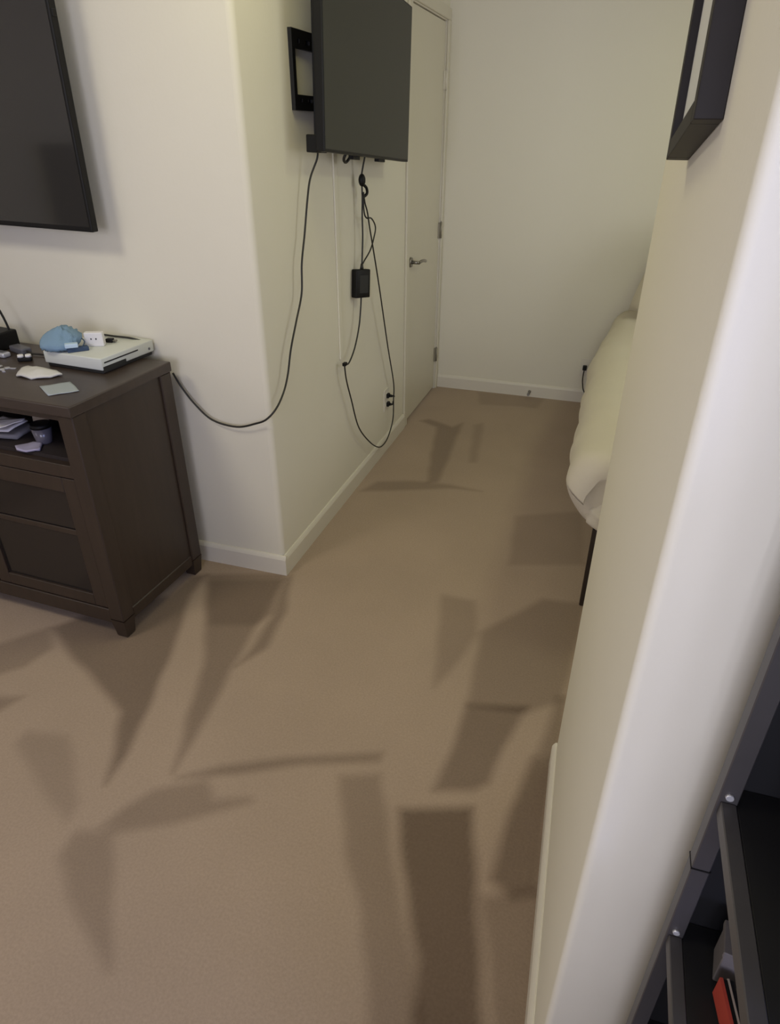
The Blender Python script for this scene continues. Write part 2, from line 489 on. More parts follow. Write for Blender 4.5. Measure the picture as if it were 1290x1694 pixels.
for z in (0.24, 1.02, 1.80):
    bm = NB()
    cyl(bm, (0.007, DY1 + 0.001, z - 0.045), (0.007, DY1 + 0.001, z + 0.045), 0.0065, n=12)
    box(bm, -0.005, 0.003, DY1 - 0.022, DY1 + 0.001, z - 0.045, z + 0.045)
    cyl(bm, (0.007, DY1 + 0.001, z + 0.045), (0.007, DY1 + 0.001, z + 0.052), 0.0045, 0.002, n=10)
    obj('hinge', bm, M['trim'] if z > 1.5 else M['hinge'], door)

# ================================================================ MEDIA CABINET
CW, CD, CH = 1.08, 0.465, 0.86
cab = thing('media_cabinet', 'dark-stained wooden media cabinet with an open top shelf, against the left wall', 'cabinet',
            (-0.345, -0.535, 0), R(-2.3))
W_ = M['wood']
bm = NB(); box(bm, -CW - 0.004, 0.004, -0.006, CD, 0.826, CH, 0.004, 2); obj('tabletop', bm, M['wood_top'], cab)
PW = 0.056


def post(x0, y0):
    bm = NB()
    box(bm, x0, x0 + PW, y0, y0 + PW, 0.075, 0.826, 0.003)
    # turned-in foot
    cx, cy = x0 + PW / 2, y0 + PW / 2
    lo = [(cx + s * 0.021 * math.cos(a) * 1.25, cy + 0.021 * math.sin(a) * 1.25) for s in (1,) for a in [math.pi / 4 + k * math.pi / 2 for k in range(4)]]
    hi = [(x0 + PW, y0 + PW), (x0, y0 + PW), (x0, y0), (x0 + PW, y0)]
    ring = []
    for t, z in ((0, 0.075), (0.4, 0.05), (0.8, 0.02), (0.9, 0.006), (1.0, 0.001)):
        q = []
        for (hx, hy), (lx, ly) in zip(hi, [(cx + .021, cy + .021), (cx - .021, cy + .021), (cx - .021, cy - .021), (cx + .021, cy - .021)]):
            k = t if t < 0.85 else 0.8 + (t - 0.8) * 2
            q.append(bm.verts.new((hx + (lx - hx) * k, hy + (ly - hy) * k, z)))
        ring.append(q)
    for A, B in zip(ring, ring[1:]):
        for i in range(4): bm.faces.new((A[i], A[(i + 1) % 4], B[(i + 1) % 4], B[i]))
    bm.faces.new(ring[-1])
    return bm


for px, py in ((-PW, 0), (-CW, 0), (-PW, CD - PW - .004), (-CW, CD - PW - .004)):
    obj('leg', post(px, py), W_, cab)
for sx in (-PW + 0.03, -CW + 0.006):
    bm = NB(); box(bm, sx, sx + 0.018, PW, CD - PW - .004, 0.095, 0.826); obj('side_panel', bm, W_, cab)
for sx in (-0.040, -CW + 0.004):
    bm = NB(); box(bm, sx, sx + 0.036, PW, CD - PW - .004, 0.055, 0.10, 0.003); obj('side_rail', bm, W_, cab)
bm = NB(); box(bm, -CW + PW, -PW, 0.006, 0.03, 0.806, 0.826, 0.002); obj('top_rail', bm, W_, cab)
bm = NB(); box(bm, -CW + PW, -PW, 0.004, 0.03, 0.615, 0.66, 0.002); obj('middle_rail', bm, W_, cab)
bm = NB(); box(bm, -CW + PW, -PW, 0.004, 0.03, 0.055, 0.115, 0.003); obj('bottom_rail', bm, W_, cab)
bm = NB(); box(bm, -CW + 0.02, -0.03, 0.03, CD - 0.02, 0.655, 0.672); obj('shelf', bm, M['wood_in'], cab)
bm = NB(); box(bm, -CW + 0.02, -0.03, 0.03, CD - 0.02, 0.095, 0.113); obj('bottom_board', bm, M['wood_in'], cab)
bm = NB(); box(bm, -CW + 0.03, -PW + .02, CD - 0.02, CD - 0.012, 0.095, 0.826); obj('back_panel', bm, M['wood_in'], cab)
mid = -CW / 2
bm = NB(); box(bm, -CW + 0.026, -PW + 0.028, CD - 0.03, CD - 0.021, 0.672, 0.826)
obj('shelf_lining', bm, M['wood_in'], cab)
for x0, x1, hs in ((mid + 0.002, -PW - 0.003, 1), (-CW + PW + 0.003, mid - 0.002, -1)):
    bm = NB(); fw_ = 0.052
    box(bm, x0, x0 + fw_, 0.006, 0.028, 0.119, 0.611, 0.002)
    box(bm, x1 - fw_, x1, 0.006, 0.028, 0.119, 0.611, 0.002)
    box(bm, x0 + fw_, x1 - fw_, 0.006, 0.028, 0.559, 0.611, 0.002)
    box(bm, x0 + fw_, x1 - fw_, 0.006, 0.028, 0.119, 0.165, 0.002)
    dr = obj('door', bm, W_, cab)
    bm = NB(); box(bm, x0 + fw_ - .004, x1 - fw_ + .004, 0.015, 0.019, 0.161, 0.563); p = obj('glass_panel', bm, M['smoke_glass'], dr)
    p['label'] = 'smoked dark glass panel'
    bm = NB(); box(bm, x0 + fw_, x1 - fw_, 0.009, 0.0145, 0.398, 0.418, 0.002); obj('glazing_bar', bm, W_, dr)
    kx = x0 + 0.026 if hs > 0 else x1 - 0.026
    bm = NB(); cyl(bm, (kx, 0.006, 0.39), (kx, -0.008, 0.39), 0.006, n=12); cyl(bm, (kx, -0.008, 0.39), (kx, -0.018, 0.39), 0.011, 0.013, n=16)
    k = obj('knob', bm, M['chrome'], dr)
MC = Matrix.Translation(cab.location) @ Matrix.Rotation(R(-2.3), 4, 'Z')


# ---- things on the cabinet top (top at z = 0.86)
TZ = CH
cons = thing('game_console', 'flat white game console with a dark disc slot, on the cabinet top', 'game console', (-0.440, -0.264, TZ), R(-4))
bm = NB(); box(bm, -0.235, -0.006, 0.006, 0.244, 0.0, 0.012, 0.002); obj('base', bm, M['dark_slot'], cons)
bm = NB(); box(bm, -0.24, 0.0, 0.0, 0.25, 0.012, 0.052, 0.004, 3); cbody = obj('body', bm, M['white_console'], cons); smooth_sharp(cbody, 40)
bm = NB(); box(bm, -0.002, 0.0012, 0.012, 0.17, 0.034, 0.038); obj('disc_slot', bm, M['dark_slot'], cons)
bm = NB(); box(bm, -0.002, 0.0012, 0.004, 0.108, 0.008, 0.024); obj('front_grille', bm, M['dark_slot'], cons)
bm = NB(); cyl(bm, (0, 0.225, 0.026), (0.0015, 0.225, 0.026), 0.0045, n=16); obj('power_button', bm, M['grey_plastic'], cons)
CZ = TZ + 0.052

# white charger cube standing on the console
t = thing('charger_cube', 'small white charger cube with two sockets standing on the white game console', 'charger', (-0.553, -0.142, CZ), R(22))
bm = NB(); box(bm, -0.030, 0.030, -0.012, 0.012, 0, 0.046, 0.003, 2); obj('body', bm, M['white_plastic'], t)
for x in (-0.008, 0.008):
    bm = NB(); box(bm, x - .002, x + .002, -0.0127, -0.0118, 0.023, 0.028); obj('socket', bm, M['slot'], t)
# small black dongle
t = thing('usb_dongle', 'small black plug lying on the back of the white console', 'dongle', (-0.535, -0.09, CZ), R(10))
bm = NB(); box(bm, -0.014, 0.010, -0.010, 0.010, 0, 0.013, 0.003, 2); obj('body', bm, M['bezel'], t)
bm = NB(); box(bm, 0.010, 0.022, -0.006, 0.006, 0.003, 0.009, 0.001); obj('plug', bm, M['chrome'], t)
# cable at the back of the console
bm = NB(); tube(bm, [(-0.67, -0.030, CZ + .004), (-0.62, -0.036, CZ + 0.006), (-0.56, -0.038, CZ + .005), (-0.50, -0.036, CZ + .004), (-0.455, -0.03, CZ - .004)], 0.0035)
tag(obj('power_cable', bm, M['rubber']), 'black cable lying along the back edge of the white console', 'cable')


def sheet_thing(name, outline, z, thick, m, label, cat, wav=0.002, group=None, tilt=(0, 0), dome=0.0, parent=None):
    """thin paper or cloth with an outline, gently wavy, real thickness"""
    P = [Vector((p[0], p[1], 0)) for p in outline]
    c = sum(P, Vector()) / len(P)
    bm = NB(); K = 5
    def hh(p, fr):
        d = p - c
        return z + wav * (math.sin(p.x * 90 + 1) * math.cos(p.y * 75) + 1) + tilt[0] * d.x + tilt[1] * d.y + dome * (1 - fr * fr)
    pp = []
    n = len(P)
    for i in range(n):                                  # resample the outline
        for k in range(3):
            pp.append(P[i].lerp(P[(i + 1) % n], k / 3))
    n = len(pp)
    layers = []
    for s in (0, 1):
        rings = []
        for j in range(1, K + 1):
            fr = j / K
            rings.append([bm.verts.new((*(c.lerp(p, fr))[:2], hh(c.lerp(p, fr), fr) + (thick if s else 0))) for p in pp])
        ctr = bm.verts.new((c.x, c.y, hh(c, 0) + (thick if s else 0)))
        for i in range(n):
            f = (ctr, rings[0][i], rings[0][(i + 1) % n]); bm.faces.new(f if s else f[::-1])
        for A, B in zip(rings, rings[1:]):
            for i in range(n):
                f = (A[i], B[i], B[(i + 1) % n], A[(i + 1) % n]); bm.faces.new(f if s else f[::-1])
        layers.append(rings[-1])
    for i in range(n):
        bm.faces.new((layers[0][i], layers[0][(i + 1) % n], layers[1][(i + 1) % n], layers[1][i]))
    o = obj(name, bm, m, parent, smooth=True)
    if parent is None:
        tag(o, label, cat, group)
        o.data.update()
        # put the origin at the sheet
        for v in o.data.vertices: v.co -= Vector((c.x, c.y, z))
        o.location = (c.x, c.y, z)
    return o


# blue face mask: folded cloth with a dark band and a pale tag
mask = thing('cloth_mask', 'crumpled light blue cloth mask with a white tag on the corner of the console', 'mask', (-0.628, -0.205, CZ), R(20))
bm = NB()
bmesh.ops.create_uvsphere(bm, u_segments=40, v_segments=20, radius=1.0)
sq = lambda v, e: math.copysign(abs(v) ** e, v)
for v in bm.verts:
    x, y, z = v.co
    x, y, z = sq(x, 0.7), sq(y, 0.7), sq(z, 0.8)
    fold = 0.0022 * math.sin(26 * x + 9 * y) + 0.0016 * math.sin(17 * y - 12 * z)
    h = 0.072 - 0.022 * abs(x) - (0.020 if y < -0.3 else 0.0) * min(1, (-y - 0.3) * 2)
    px_ = x * (0.056 + 0.010 * z) + fold + (0.012 * y if y < 0 else 0)
    py_ = y * (0.050 if y > 0 else 0.060) + 0.008 * z
    v.co = Vector((px_, py_, max(h * (0.5 + 0.5 * z) + fold, 0.0)))
obj('cloth', bm, M['mask'], mask, smooth=True)
bm = NB(); box(bm, 0.0, 0.066, -0.066, -0.044, 0.0, 0.014, 0.002, mtx=Matrix.Rotation(R(30), 4, 'Z')); obj('band', bm, M['mask_dark'], mask)
bm = NB(); box(bm, 0.004, 0.044, -0.070, -0.046, 0.016, 0.030, 0.003, 2, mtx=Matrix.Rotation(R(22), 4, 'Z')); obj('tag', bm, M['pale_blue'], mask)
bm = NB(); tube(bm, [(0.060, 0.01, 0.03), (0.072, -0.005, 0.024), (0.070, -0.03, 0.014), (0.045, -0.05, 0.006)], 0.002); obj('ear_loop', bm, M['mask_dark'], mask)

sheet_thing('folded_cloth', [(-0.685, -0.370), (-0.72, -0.31), (-0.715, -0.285), (-0.61, -0.290), (-0.555, -0.315), (-0.57, -0.35), (-0.62, -0.378)], TZ, 0.005, M['tissue'],
            'white folded cloth lying in front of the console', 'cloth', 0.003, dome=0.012)
sheet_thing('paper_card', [(-0.546, -0.425), (-0.462, -0.482), (-0.405, -0.420), (-0.44, -0.392), (-0.49, -0.358)], TZ, 0.0012, M['card'],
            'blue-grey paper card near the front right corner of the cabinet', 'card', 0.001)
# left part of the top: speaker box with antenna, remotes, keys
t = thing('router_box', 'small black router with a thin antenna at the left edge, on the cabinet', 'router', (-0.985, -0.135, TZ), R(-8))
bm = NB(); box(bm, -0.09, 0.045, -0.035, 0.055, 0.0, 0.062, 0.006, 3); obj('body', bm, M['bezel'], t)
bm = NB(); tube(bm, [(0.025, 0.040, 0.06), (0.010, 0.042, 0.10), (-0.018, 0.045, 0.15)], 0.004, 8, 6); obj('antenna', bm, M['bezel'], t)
t = thing('remote_control', 'silver remote control lying in front of the black router', 'remote', (-0.905, -0.21, TZ), R(-5))
bm = NB(); box(bm, -0.09, 0.035, -0.016, 0.016, 0.0, 0.017, 0.006, 3); obj('body', bm, M['silver'], t)
bm = NB(); box(bm, -0.08, 0.025, -0.010, 0.010, 0.0168, 0.019, 0.001); obj('button_strip', bm, M['grey_plastic'], t)
t = thing('adapter', 'dark grey adapter box between the router and the silver remote', 'adapter', (-0.875, -0.150, TZ), R(-18))
bm = NB(); box(bm, -0.04, 0.045, -0.018, 0.018, 0.0, 0.022, 0.005, 3); obj('body', bm, M['grey_plastic'], t)
bm = NB(); tube(bm, [(0.045, 0, 0.012), (0.07, 0.004, 0.007), (0.10, 0.02, 0.006), (0.14, 0.025, 0.006)], 0.0035, 8, 6); obj('cord', bm, M['rubber'], t)
t = thing('lens_case', 'little white and black lens case left of the blue mask', 'case', (-0.785, -0.225, TZ), R(30))
bm = NB(); box(bm, -0.022, 0.022, -0.012, 0.012, 0, 0.014, 0.004, 2); obj('base', bm, M['bezel'], t)
for x in (-0.012, 0.012):
    bm = NB(); cyl(bm, (x, 0, 0.014), (x, 0, 0.022), 0.0105, 0.009, n=18); obj('cap', bm, M['white_plastic'], t)
t = thing('key_ring', 'small bunch of silver keys near the front left of the cabinet top', 'keys', (-0.80, -0.315, TZ), 0)
bm = NB()
tube(bm, [(0.012 * math.cos(a), 0.012 * math.sin(a), 0.002) for a in [2 * math.pi * k / 12 for k in range(13)]], 0.0012, 6, 3); obj('ring', bm, M['chrome'], t)
for a in (-0.6, 0.2, 2.6):
    bm = NB(); mt = Matrix.Rotation(a, 4, 'Z')
    cyl(bm, mt @ Vector((0.020, 0, 0.0)), mt @ Vector((0.020, 0, 0.003)), 0.010, n=14)
    box(bm, 0.026, 0.052, -0.0032, 0.0032, 0.0, 0.0025, mtx=mt)
    box(bm, 0.040, 0.043, -0.0055, -0.003, 0.0, 0.0025, mtx=mt); box(bm, 0.046, 0.049, -0.0055, -0.003, 0.0, 0.0025, mtx=mt)
    obj('key', bm, M['silver'], t)
bm = NB(); box(bm, -0.02, 0.014, -0.045, -0.018, 0.0, 0.012, 0.004, 2); obj('fob', bm, M['bezel'], t)

# ---- things in the open shelf (board top at z = 0.672)
SZ = 0.672
sheet_thing('envelope', [(-0.90, -0.47), (-0.88, -0.36), (-0.70, -0.33), (-0.68, -0.44)], SZ, 0.012, M['paper_grey'], 'grey envelope at the bottom of the open shelf pile', 'envelope', 0.002)
sheet_thing('letter', [(-0.88, -0.46), (-0.80, -0.36), (-0.675, -0.385), (-0.69, -0.455)], SZ + 0.030, 0.004, M['paper'], 'white letter slanting over the grey envelope in the open shelf', 'letter', 0.002, tilt=(0.1, 0.12))
sheet_thing('paper_sheet', [(-0.84, -0.50), (-0.80, -0.44), (-0.655, -0.41), (-0.648, -0.43), (-0.695, -0.49)], SZ + 0.052, 0.002, M['paper'], 'bright white sheet on top of the open shelf pile', 'paper', 0.002, tilt=(0.12, 0.1))
sheet_thing('lavender_note', [(-0.64, -0.49), (-0.61, -0.445), (-0.575, -0.445), (-0.545, -0.49), (-0.58, -0.508), (-0.615, -0.510)], SZ, 0.006, M['paper_lav'], 'lavender grey folded note at the front of the open shelf', 'note', 0.002)
t = thing('tumbler', 'smoky grey tumbler standing at the right end of the open shelf', 'tumbler', (-0.585, -0.425, SZ), 0)
bm = NB()
prof = [(0.022, 0.0), (0.024, 0.004), (0.031, 0.052), (0.0285, 0.052), (0.024, 0.008), (0.0, 0.007)]
rings = []
for r_, z_ in prof[:-1]:
    rings.append([bm.verts.new((r_ * math.cos(2 * math.pi * k / 24), r_ * math.sin(2 * math.pi * k / 24), z_)) for k in range(24)])
for A, B in zip(rings, rings[1:]):
    for k in range(24): bm.faces.new((A[k], A[(k + 1) % 24], B[(k + 1) % 24], B[k]))
bm.faces.new(rings[-1]); bm.faces.new(rings[0][::-1])
obj('cup', bm, M['smoke_cup'], t, smooth=True)
bm = NB(); cyl(bm, (0, 0, 0.053), (0, 0, 0.066), 0.032, 0.029, n=24); obj('lid', bm, M['bezel'], t)
t = thing('receipt', 'crumpled cream receipt tucked behind the smoky tumbler', 'receipt', (-0.655, -0.36, SZ), R(20))
bm = NB(); box(bm, -0.022, 0.03, -0.003, 0.003, 0.0, 0.095, 0.001, mtx=Matrix.Rotation(R(-10), 4, 'X')); obj('paper', bm, M['beige'], t)
t = thing('black_pouch', 'black zipped pouch behind the papers in the open shelf', 'pouch', (-0.74, -0.25, SZ), R(5))
bm = NB(); box(bm, -0.07, 0.06, -0.04, 0.04, 0.0, 0.11, 0.02, 4); obj('body', bm, M['bezel'], t, smooth=True)
bm = NB(); box(bm, -0.06, 0.05, -0.0415, -0.0385, 0.082, 0.086); obj('zip', bm, M['chrome'], t)

# ================================================================ LEFT TELEVISION
tv = thing('television', 'large glossy black television on the wall above the dark cabinet', 'television', (-0.507, -0.10, 1.262), R(0))
TW, TH = 1.12, 0.64
ROT = Matrix.Rotation(R(1.0), 4, 'Y')
bm = NB(); box(bm, -TW, 0, 0, 0.028, 0, TH, 0.004, 2); obj('casing', bm, M['bezel'], tv).matrix_local = ROT
bm = NB(); box(bm, -TW + 0.009, -0.009, -0.0012, 0.002, 0.015, TH - 0.009); obj('screen', bm, M['screen'], tv).matrix_local = ROT
bm = NB(); box(bm, -TW + 0.15, -0.15, 0.028, 0.062, 0.05, 0.40, 0.012, 2); obj('back_cover', bm, M['bezel'], tv).matrix_local = ROT
bm = NB(); box(bm, -0.80, -0.32, 0.062, 0.099, 0.14, 0.36, 0.003); obj('wall_mount', bm, M['black_metal'], tv).matrix_local = ROT
bm = NB(); box(bm, -0.003, 0.004, 0.004, 0.02, 0.548, 0.566, 0.001); obj('side_button', bm, M['bezel'], tv).matrix_local = ROT

# ================================================================ HALL TELEVISION (hangs slightly crooked)
tv = thing('television', 'matte black television hanging slightly crooked on the hall wall, cables below', 'television', (0.12, 0.305, 1.490), 0)
TW, TH = 0.948, 0.56
CR = Matrix.Rotation(R(-3.6), 4, 'X')
def tvp(name, x0, x1, y0, y1, z0, z1, m, bev=0.0, seg=2):
    bm = NB(); box(bm, x0, x1, y0, y1, z0, z1, bev, seg, mtx=CR); return obj(name, bm, m, tv)
tvp('casing', -0.03, 0, 0, TW, 0, TH, M['bezel'], 0.003)
tvp('screen', -0.002, 0.0012, 0.006, TW - 0.006, 0.008, TH - 0.006, M['screen_matte'])
tvp('back_cover', -0.055, -0.03, 0.06, TW - 0.06, 0.04, 0.40, M['bezel'], 0.01)
for y in (0.10, 0.42):
    tvp('mounting_arm', -0.08, -0.055, y, y + 0.035, 0.012, 0.42, M['black_metal'], 0.003)
tvp('connector', -0.045, -0.025, 0.33, 0.40, -0.012, 0.01, M['bezel'], 0.002)
tvp('connector', -0.045, -0.025, 0.62, 0.70, -0.010, 0.01, M['bezel'], 0.002)
tvp('control_box', -0.085, -0.03, 0.045, 0.095, -0.002, 0.05, M['bezel'], 0.003)

br = thing('wall_bracket', 'black slotted steel wall bracket beside the hall television', 'bracket', (0.0, 0.333, 1.604), 0)
bm = NB()
BW, BH, BT = 0.46, 0.218, 0.014


def slotted_bar(bm, z0, z1, zs0, zs1, slots):
    box(bm, 0.001, BT, 0, BW, z0, zs0); box(bm, 0.001, BT, 0, BW, zs1, z1)
    y = 0
    for s0, s1 in slots + [(BW, BW)]:
        box(bm, 0.001, BT, y, s0, zs0, zs1); y = s1


SL = [(0.04, 0.058), (0.10, 0.135), (0.16, 0.185), (0.24, 0.27), (0.32, 0.35), (0.40, 0.42)]
slotted_bar(bm, 0.168, BH, 0.182, 0.194, SL)
obj('top_bar', bm, M['black_metal'], br)
bm = NB(); slotted_bar(bm, 0.0, 0.044, 0.024, 0.034, SL); obj('bottom_bar', bm, M['black_metal'], br)
for y in (0.0, BW - 0.022):
    bm = NB(); box(bm, 0.001, BT, y, y + 0.022, 0.044, 0.168); obj('side_bar', bm, M['black_metal'], br)
bm = NB(); cyl(bm, (BT, 0.15, 0.030), (BT + .006, 0.15, 0.030), 0.008, n=6); obj('lag_bolt', bm, M['chrome'], br)

# cables of the hall television
bm = NB()
tube(bm, [(0.062, 0.385, 1.4875), (0.055, 0.388, 1.462), (0.037, 0.366, 1.406), (0.033, 0.341, 1.339), (0.030, 0.31, 1.237), (0.030, 0.272, 1.145),
          (0.030, 0.255, 1.047), (0.030, 0.197, 0.963), (0.030, 0.139, 0.880), (0.030, 0.100, 0.80), (0.030, 0.058, 0.749), (0.030, -0.005, 0.712),
          (0.0, -0.028, 0.675), (-0.045, -0.026, 0.652), (-0.126, -0.024, 0.628), (-0.222, -0.022, 0.641), (-0.285, -0.020, 0.690), (-0.33, -0.018, 0.745), (-0.36, -0.018, 0.80)], 0.0036)
tag(obj('long_cable', bm, M['rubber']), 'long thin black cable curving from hall television around the corner to the cabinet', 'cable')

pw = thing('power_supply', 'black power brick dangling on its looped cord below the hall television', 'power supply', (0.035, 0.862, 0.97), 0)
bm = NB()
mt = Matrix.Rotation(R(-6), 4, 'X') @ Matrix.Rotation(R(-25), 4, 'Z')
box(bm, -0.016, 0.016, -0.050, 0.036, -0.055, 0.062, 0.005, 3, mtx=mt)
bb = obj('brick', bm, M['bezel'], pw); smooth_sharp(bb, 40)
bm = NB(); box(bm, 0.0155, 0.0168, -0.03, 0.022, -0.035, 0.038, mtx=mt); q = obj('rating_label', bm, M['dark_slot'], pw)
bm = NB(); cyl(bm, (0, 0.0, 0.06), (0, 0.002, 0.085), 0.009, 0.005, n=12); obj('strain_relief', bm, M['rubber'], pw)


def rel(L): return [(x - 0.035, y - 0.862, z - 0.97) for x, y, z in L]


bm = NB(); tube(bm, rel([(0.035, 0.864, 1.05), (0.035, 0.880, 1.156), (0.035, 0.879, 1.243), (0.037, 0.878, 1.30), (0.036, 0.880, 1.345), (0.036, 0.876, 1.39), (0.060, 0.868, 1.48)]), 0.0036)
obj('output_cord', bm, M['rubber'], pw)
bm = NB()
tube(bm, rel([(0.035, 0.868, 1.05), (0.035, 0.896, 1.062), (0.035, 0.975, 1.095), (0.035, 1.024, 1.139), (0.037, 1.040, 1.182), (0.040, 0.980, 1.222), (0.043, 0.906, 1.232), (0.042, 0.882, 1.262), (0.042, 0.879, 1.33)]), 0.0032)
obj('cord_loop', bm, M['rubber'], pw)
bm = NB()
tube(bm, rel([(0.045, 0.872, 1.33), (0.046, 0.885, 1.290), (0.048, 0.907, 1.254), (0.048, 0.932, 1.194), (0.050, 0.975, 1.091), (0.046, 1.067, 0.908), (0.040, 1.204, 0.611),
              (0.036, 1.318, 0.38), (0.034, 1.325, 0.28), (0.034, 1.315, 0.170), (0.034, 1.235, 0.103), (0.034, 1.15, 0.088), (0.034, 1.062, 0.110), (0.034, 0.933, 0.193), (0.034, 0.781, 0.333),
              (0.034, 0.695, 0.501), (0.034, 0.646, 0.603), (0.034, 0.630, 0.668), (0.034, 0.634, 0.684), (0.034, 0.652, 0.674), (0.034, 0.69, 0.676), (0.034, 0.758, 0.721), (0.034, 0.815, 0.797), (0.034, 0.839, 0.865), (0.034, 0.850, 0.916)]), 0.0034)
obj('mains_cord', bm, M['rubber'], pw)
bm = NB(); box(bm, -0.008, 0.008, -0.012, 0.012, -0.007, 0.007, 0.002, mtx=Matrix.Translation((0, 0.630 - .862, 0.682 - .97))); obj('cord_tie', bm, M['bezel'], pw)
bm = NB()
bmesh.ops.create_uvsphere(bm, u_segments=14, v_segments=10, radius=0.016)
for v in bm.verts: v.co = Vector((v.co.x * .9 + 0.003, v.co.y * 1.15 + 0.014, v.co.z * 1.5 + 1.375 - .97))
obj('cord_knot', bm, M['bezel'], pw, smooth=True)
bm = NB(); tube(bm, rel([(0.04, 0.880, 1.36), (0.046, 0.905, 1.345), (0.046, 0.912, 1.325), (0.042, 0.885, 1.315), (0.040, 0.878, 1.33)]), 0.006, 8, 6); obj('cord_knot_loop', bm, M['bezel'], pw)

bm = NB(); tube(bm, [(0.070, 0.665, 1.50), (0.05, 0.655, 1.462), (0.046, 0.672, 1.446), (0.048, 0.70, 1.452), (0.07, 0.72, 1.49)], 0.0055)
tag(obj('short_cable_loop', bm, M['rubber']), 'short black cable loop poking out under the hall television', 'cable')

rc = thing('cable_raceway', 'slim white cable raceway running down the hall wall behind the power brick', 'raceway', (0, 0.655, 0.69), 0)
bm = NB(); box(bm, 0.0, 0.007, 0, 0.034, 0, 0.80, 0.003, 2); obj('cover', bm, M['wall'], rc)

# outlet with two black plugs
ot = thing('wall_outlet', 'white wall outlet with two black plugs, low on the hall wall', 'outlet', (0, 1.29, 0.29), 0)
bm = NB(); box(bm, 0, 0.006, -0.037, 0.037, -0.06, 0.06, 0.002, 2); obj('cover_plate', bm, M['trim'], ot)
for z in (-0.024, 0.024):
    bm = NB(); box(bm, 0.005, 0.008, -0.017, 0.017, z - 0.014, z + 0.014, 0.002); obj('socket', bm, M['trim'], ot)
for z, L_ in ((0.024, 0.040), (-0.024, 0.034)):
    bm = NB(); box(bm, 0.008, 0.022, -0.014, 0.014, z - 0.012, z + 0.012, 0.003, 2)
    cyl(bm, (0.022, 0, z), (L_, 0, z), 0.009, 0.006, n=12)
    tube(bm, [(L_ - .004, 0, z), (L_ + .004, 0.008, z - .001), (L_ + 0.002, 0.022, z * .6)], 0.004)
    obj('plug', bm, M['bezel'], ot)

# far wall: outlet with a cord behind the bed, door stop
ot = thing('wall_outlet', 'outlet with a dark plug and drooping cord on the far wall beside the bed', 'outlet', (0.985, 2.42, 0.235), 0)
bm = NB(); box(bm, -0.02, 0.05, -0.006, 0, -0.058, 0.058, 0.002); obj('cover_plate', bm, M['trim'], ot)
bm = NB(); box(bm, -0.006, 0.020, -0.030, -0.006, -0.014, 0.016, 0.003); obj('plug', bm, M['bezel'], ot)
bm = NB(); tube(bm, [(0.006, -0.026, -0.008), (0.004, -0.034, -0.05), (0.008, -0.03, -0.10), (0.03, -0.03, -0.16), (0.10, -0.04, -0.20)], 0.0035); obj('cord', bm, M['rubber'], ot)
ds = thing('door_stop', 'small spring door stop on the far baseboard', 'door stop', (0.655, 2.407, 0.035), 0)
bm = NB(); cyl(bm, (0, 0.001, 0), (0, -0.006, 0), 0.011, 0.009, n=14); obj('base', bm, M['chrome'], ds)
bm = NB(); tube(bm, [(0.0065 * math.cos(k * 0.9), -0.006 - 0.0011 * k, 0.0065 * math.sin(k * 0.9)) for k in range(46)], 0.0012, 5, 2); obj('spring', bm, M['chrome'], ds)
bm = NB(); cyl(bm, (0, -0.054, 0), (0, -0.068, 0), 0.009, 0.008, n=14); obj('rubber_tip', bm, M['paper_grey'], ds)

# ================================================================ BED
bed = thing('bed', 'low bed under a cream sheet, half hidden behind the right wall', 'bed', (1.9, 1.2, 0), 0)
BX0, BX1, BY0, BY1 = 1.05, 2.62, 0.13, 2.30


PROFILE = [(1.30, 0.338), (1.17, 0.332), (1.125, 0.345), (1.095, 0.375), (1.068, 0.415), (1.045, 0.458), (1.032, 0.50), (1.036, 0.535),
           (1.052, 0.575), (1.082, 0.608), (1.13, 0.630), (1.20, 0.640), (1.40, 0.645)]
PROFILE = [tuple(v)[:2] for v in [(p.x, p.y) for p in spline([(x, z, 0) for x, z in PROFILE], 4)]]
PROFILE += [(1.65, 0.65)] + [(3.68 - x, z) for x, z in reversed(PROFILE)]
BCX, BCZ = 1.84, 0.49
bm = NB(); rings = []
stations = [(0.118 + 0.07 * (1 - math.sin(R(a))), 0.07 * (1 - math.cos(R(90 - a)))) for a in (90, 72, 54, 36, 18)][::1]
stations = [(0.12 + 0.07 * (1 - math.cos(R(a))), 0.07 * (1 - math.sin(R(a)))) for a in (0, 18, 36, 54, 72, 90)]
stations += [(0.19 + (2.33 - 0.19) * k / 90, 0.0) for k in range(1, 91)]
for yy, inset in stations:
    ring = []
    for x, z in PROFILE:
        left = max(0.0, 1 - abs(x - 1.03) / 0.25)
        px = x + (inset if x < BCX else -inset) * min(1.0, abs(x - BCX) / 0.5)
        pz = z + (-inset * 0.7 if z > BCZ else inset * 0.5)
        py = yy
        low = max(0.0, 0.49 - z) / 0.16
        front = max(0.0, 1 - (yy - 0.12) / 0.12)
        py += 0.05 * front * low
        px += left * (0.0035 * math.sin(yy * 13 + z * 22) + 0.0025 * math.sin(yy * 31 - z * 15))
        pz += 0.004 * math.sin(yy * 9 + x * 13) + (0.007 * math.sin(yy * 17 + x * 3) if low > 0.7 else 0)
        if yy > 1.5: px += left * 0.085 * ((yy - 1.5) / 0.8)
        ring.append(bm.verts.new((px - 1.9, py - 1.2, pz)))
    rings.append(ring)
nP = len(PROFILE)
for A, B in zip(rings, rings[1:]):
    for k in range(nP): bm.faces.new((A[k], A[(k + 1) % nP], B[(k + 1) % nP], B[k]))
bm.faces.new(rings[0][::-1]); bm.faces.new(rings[-1])
obj('cream_sheet', bm, M['sheet'], bed, smooth=True)
bm = NB(); box(bm, 1.2 - 1.9, 2.6 - 1.9, 0.2 - 1.2, 2.25 - 1.2, 0.27, 0.34, 0.01); obj('side_rail', bm, M['bed_frame'], bed)
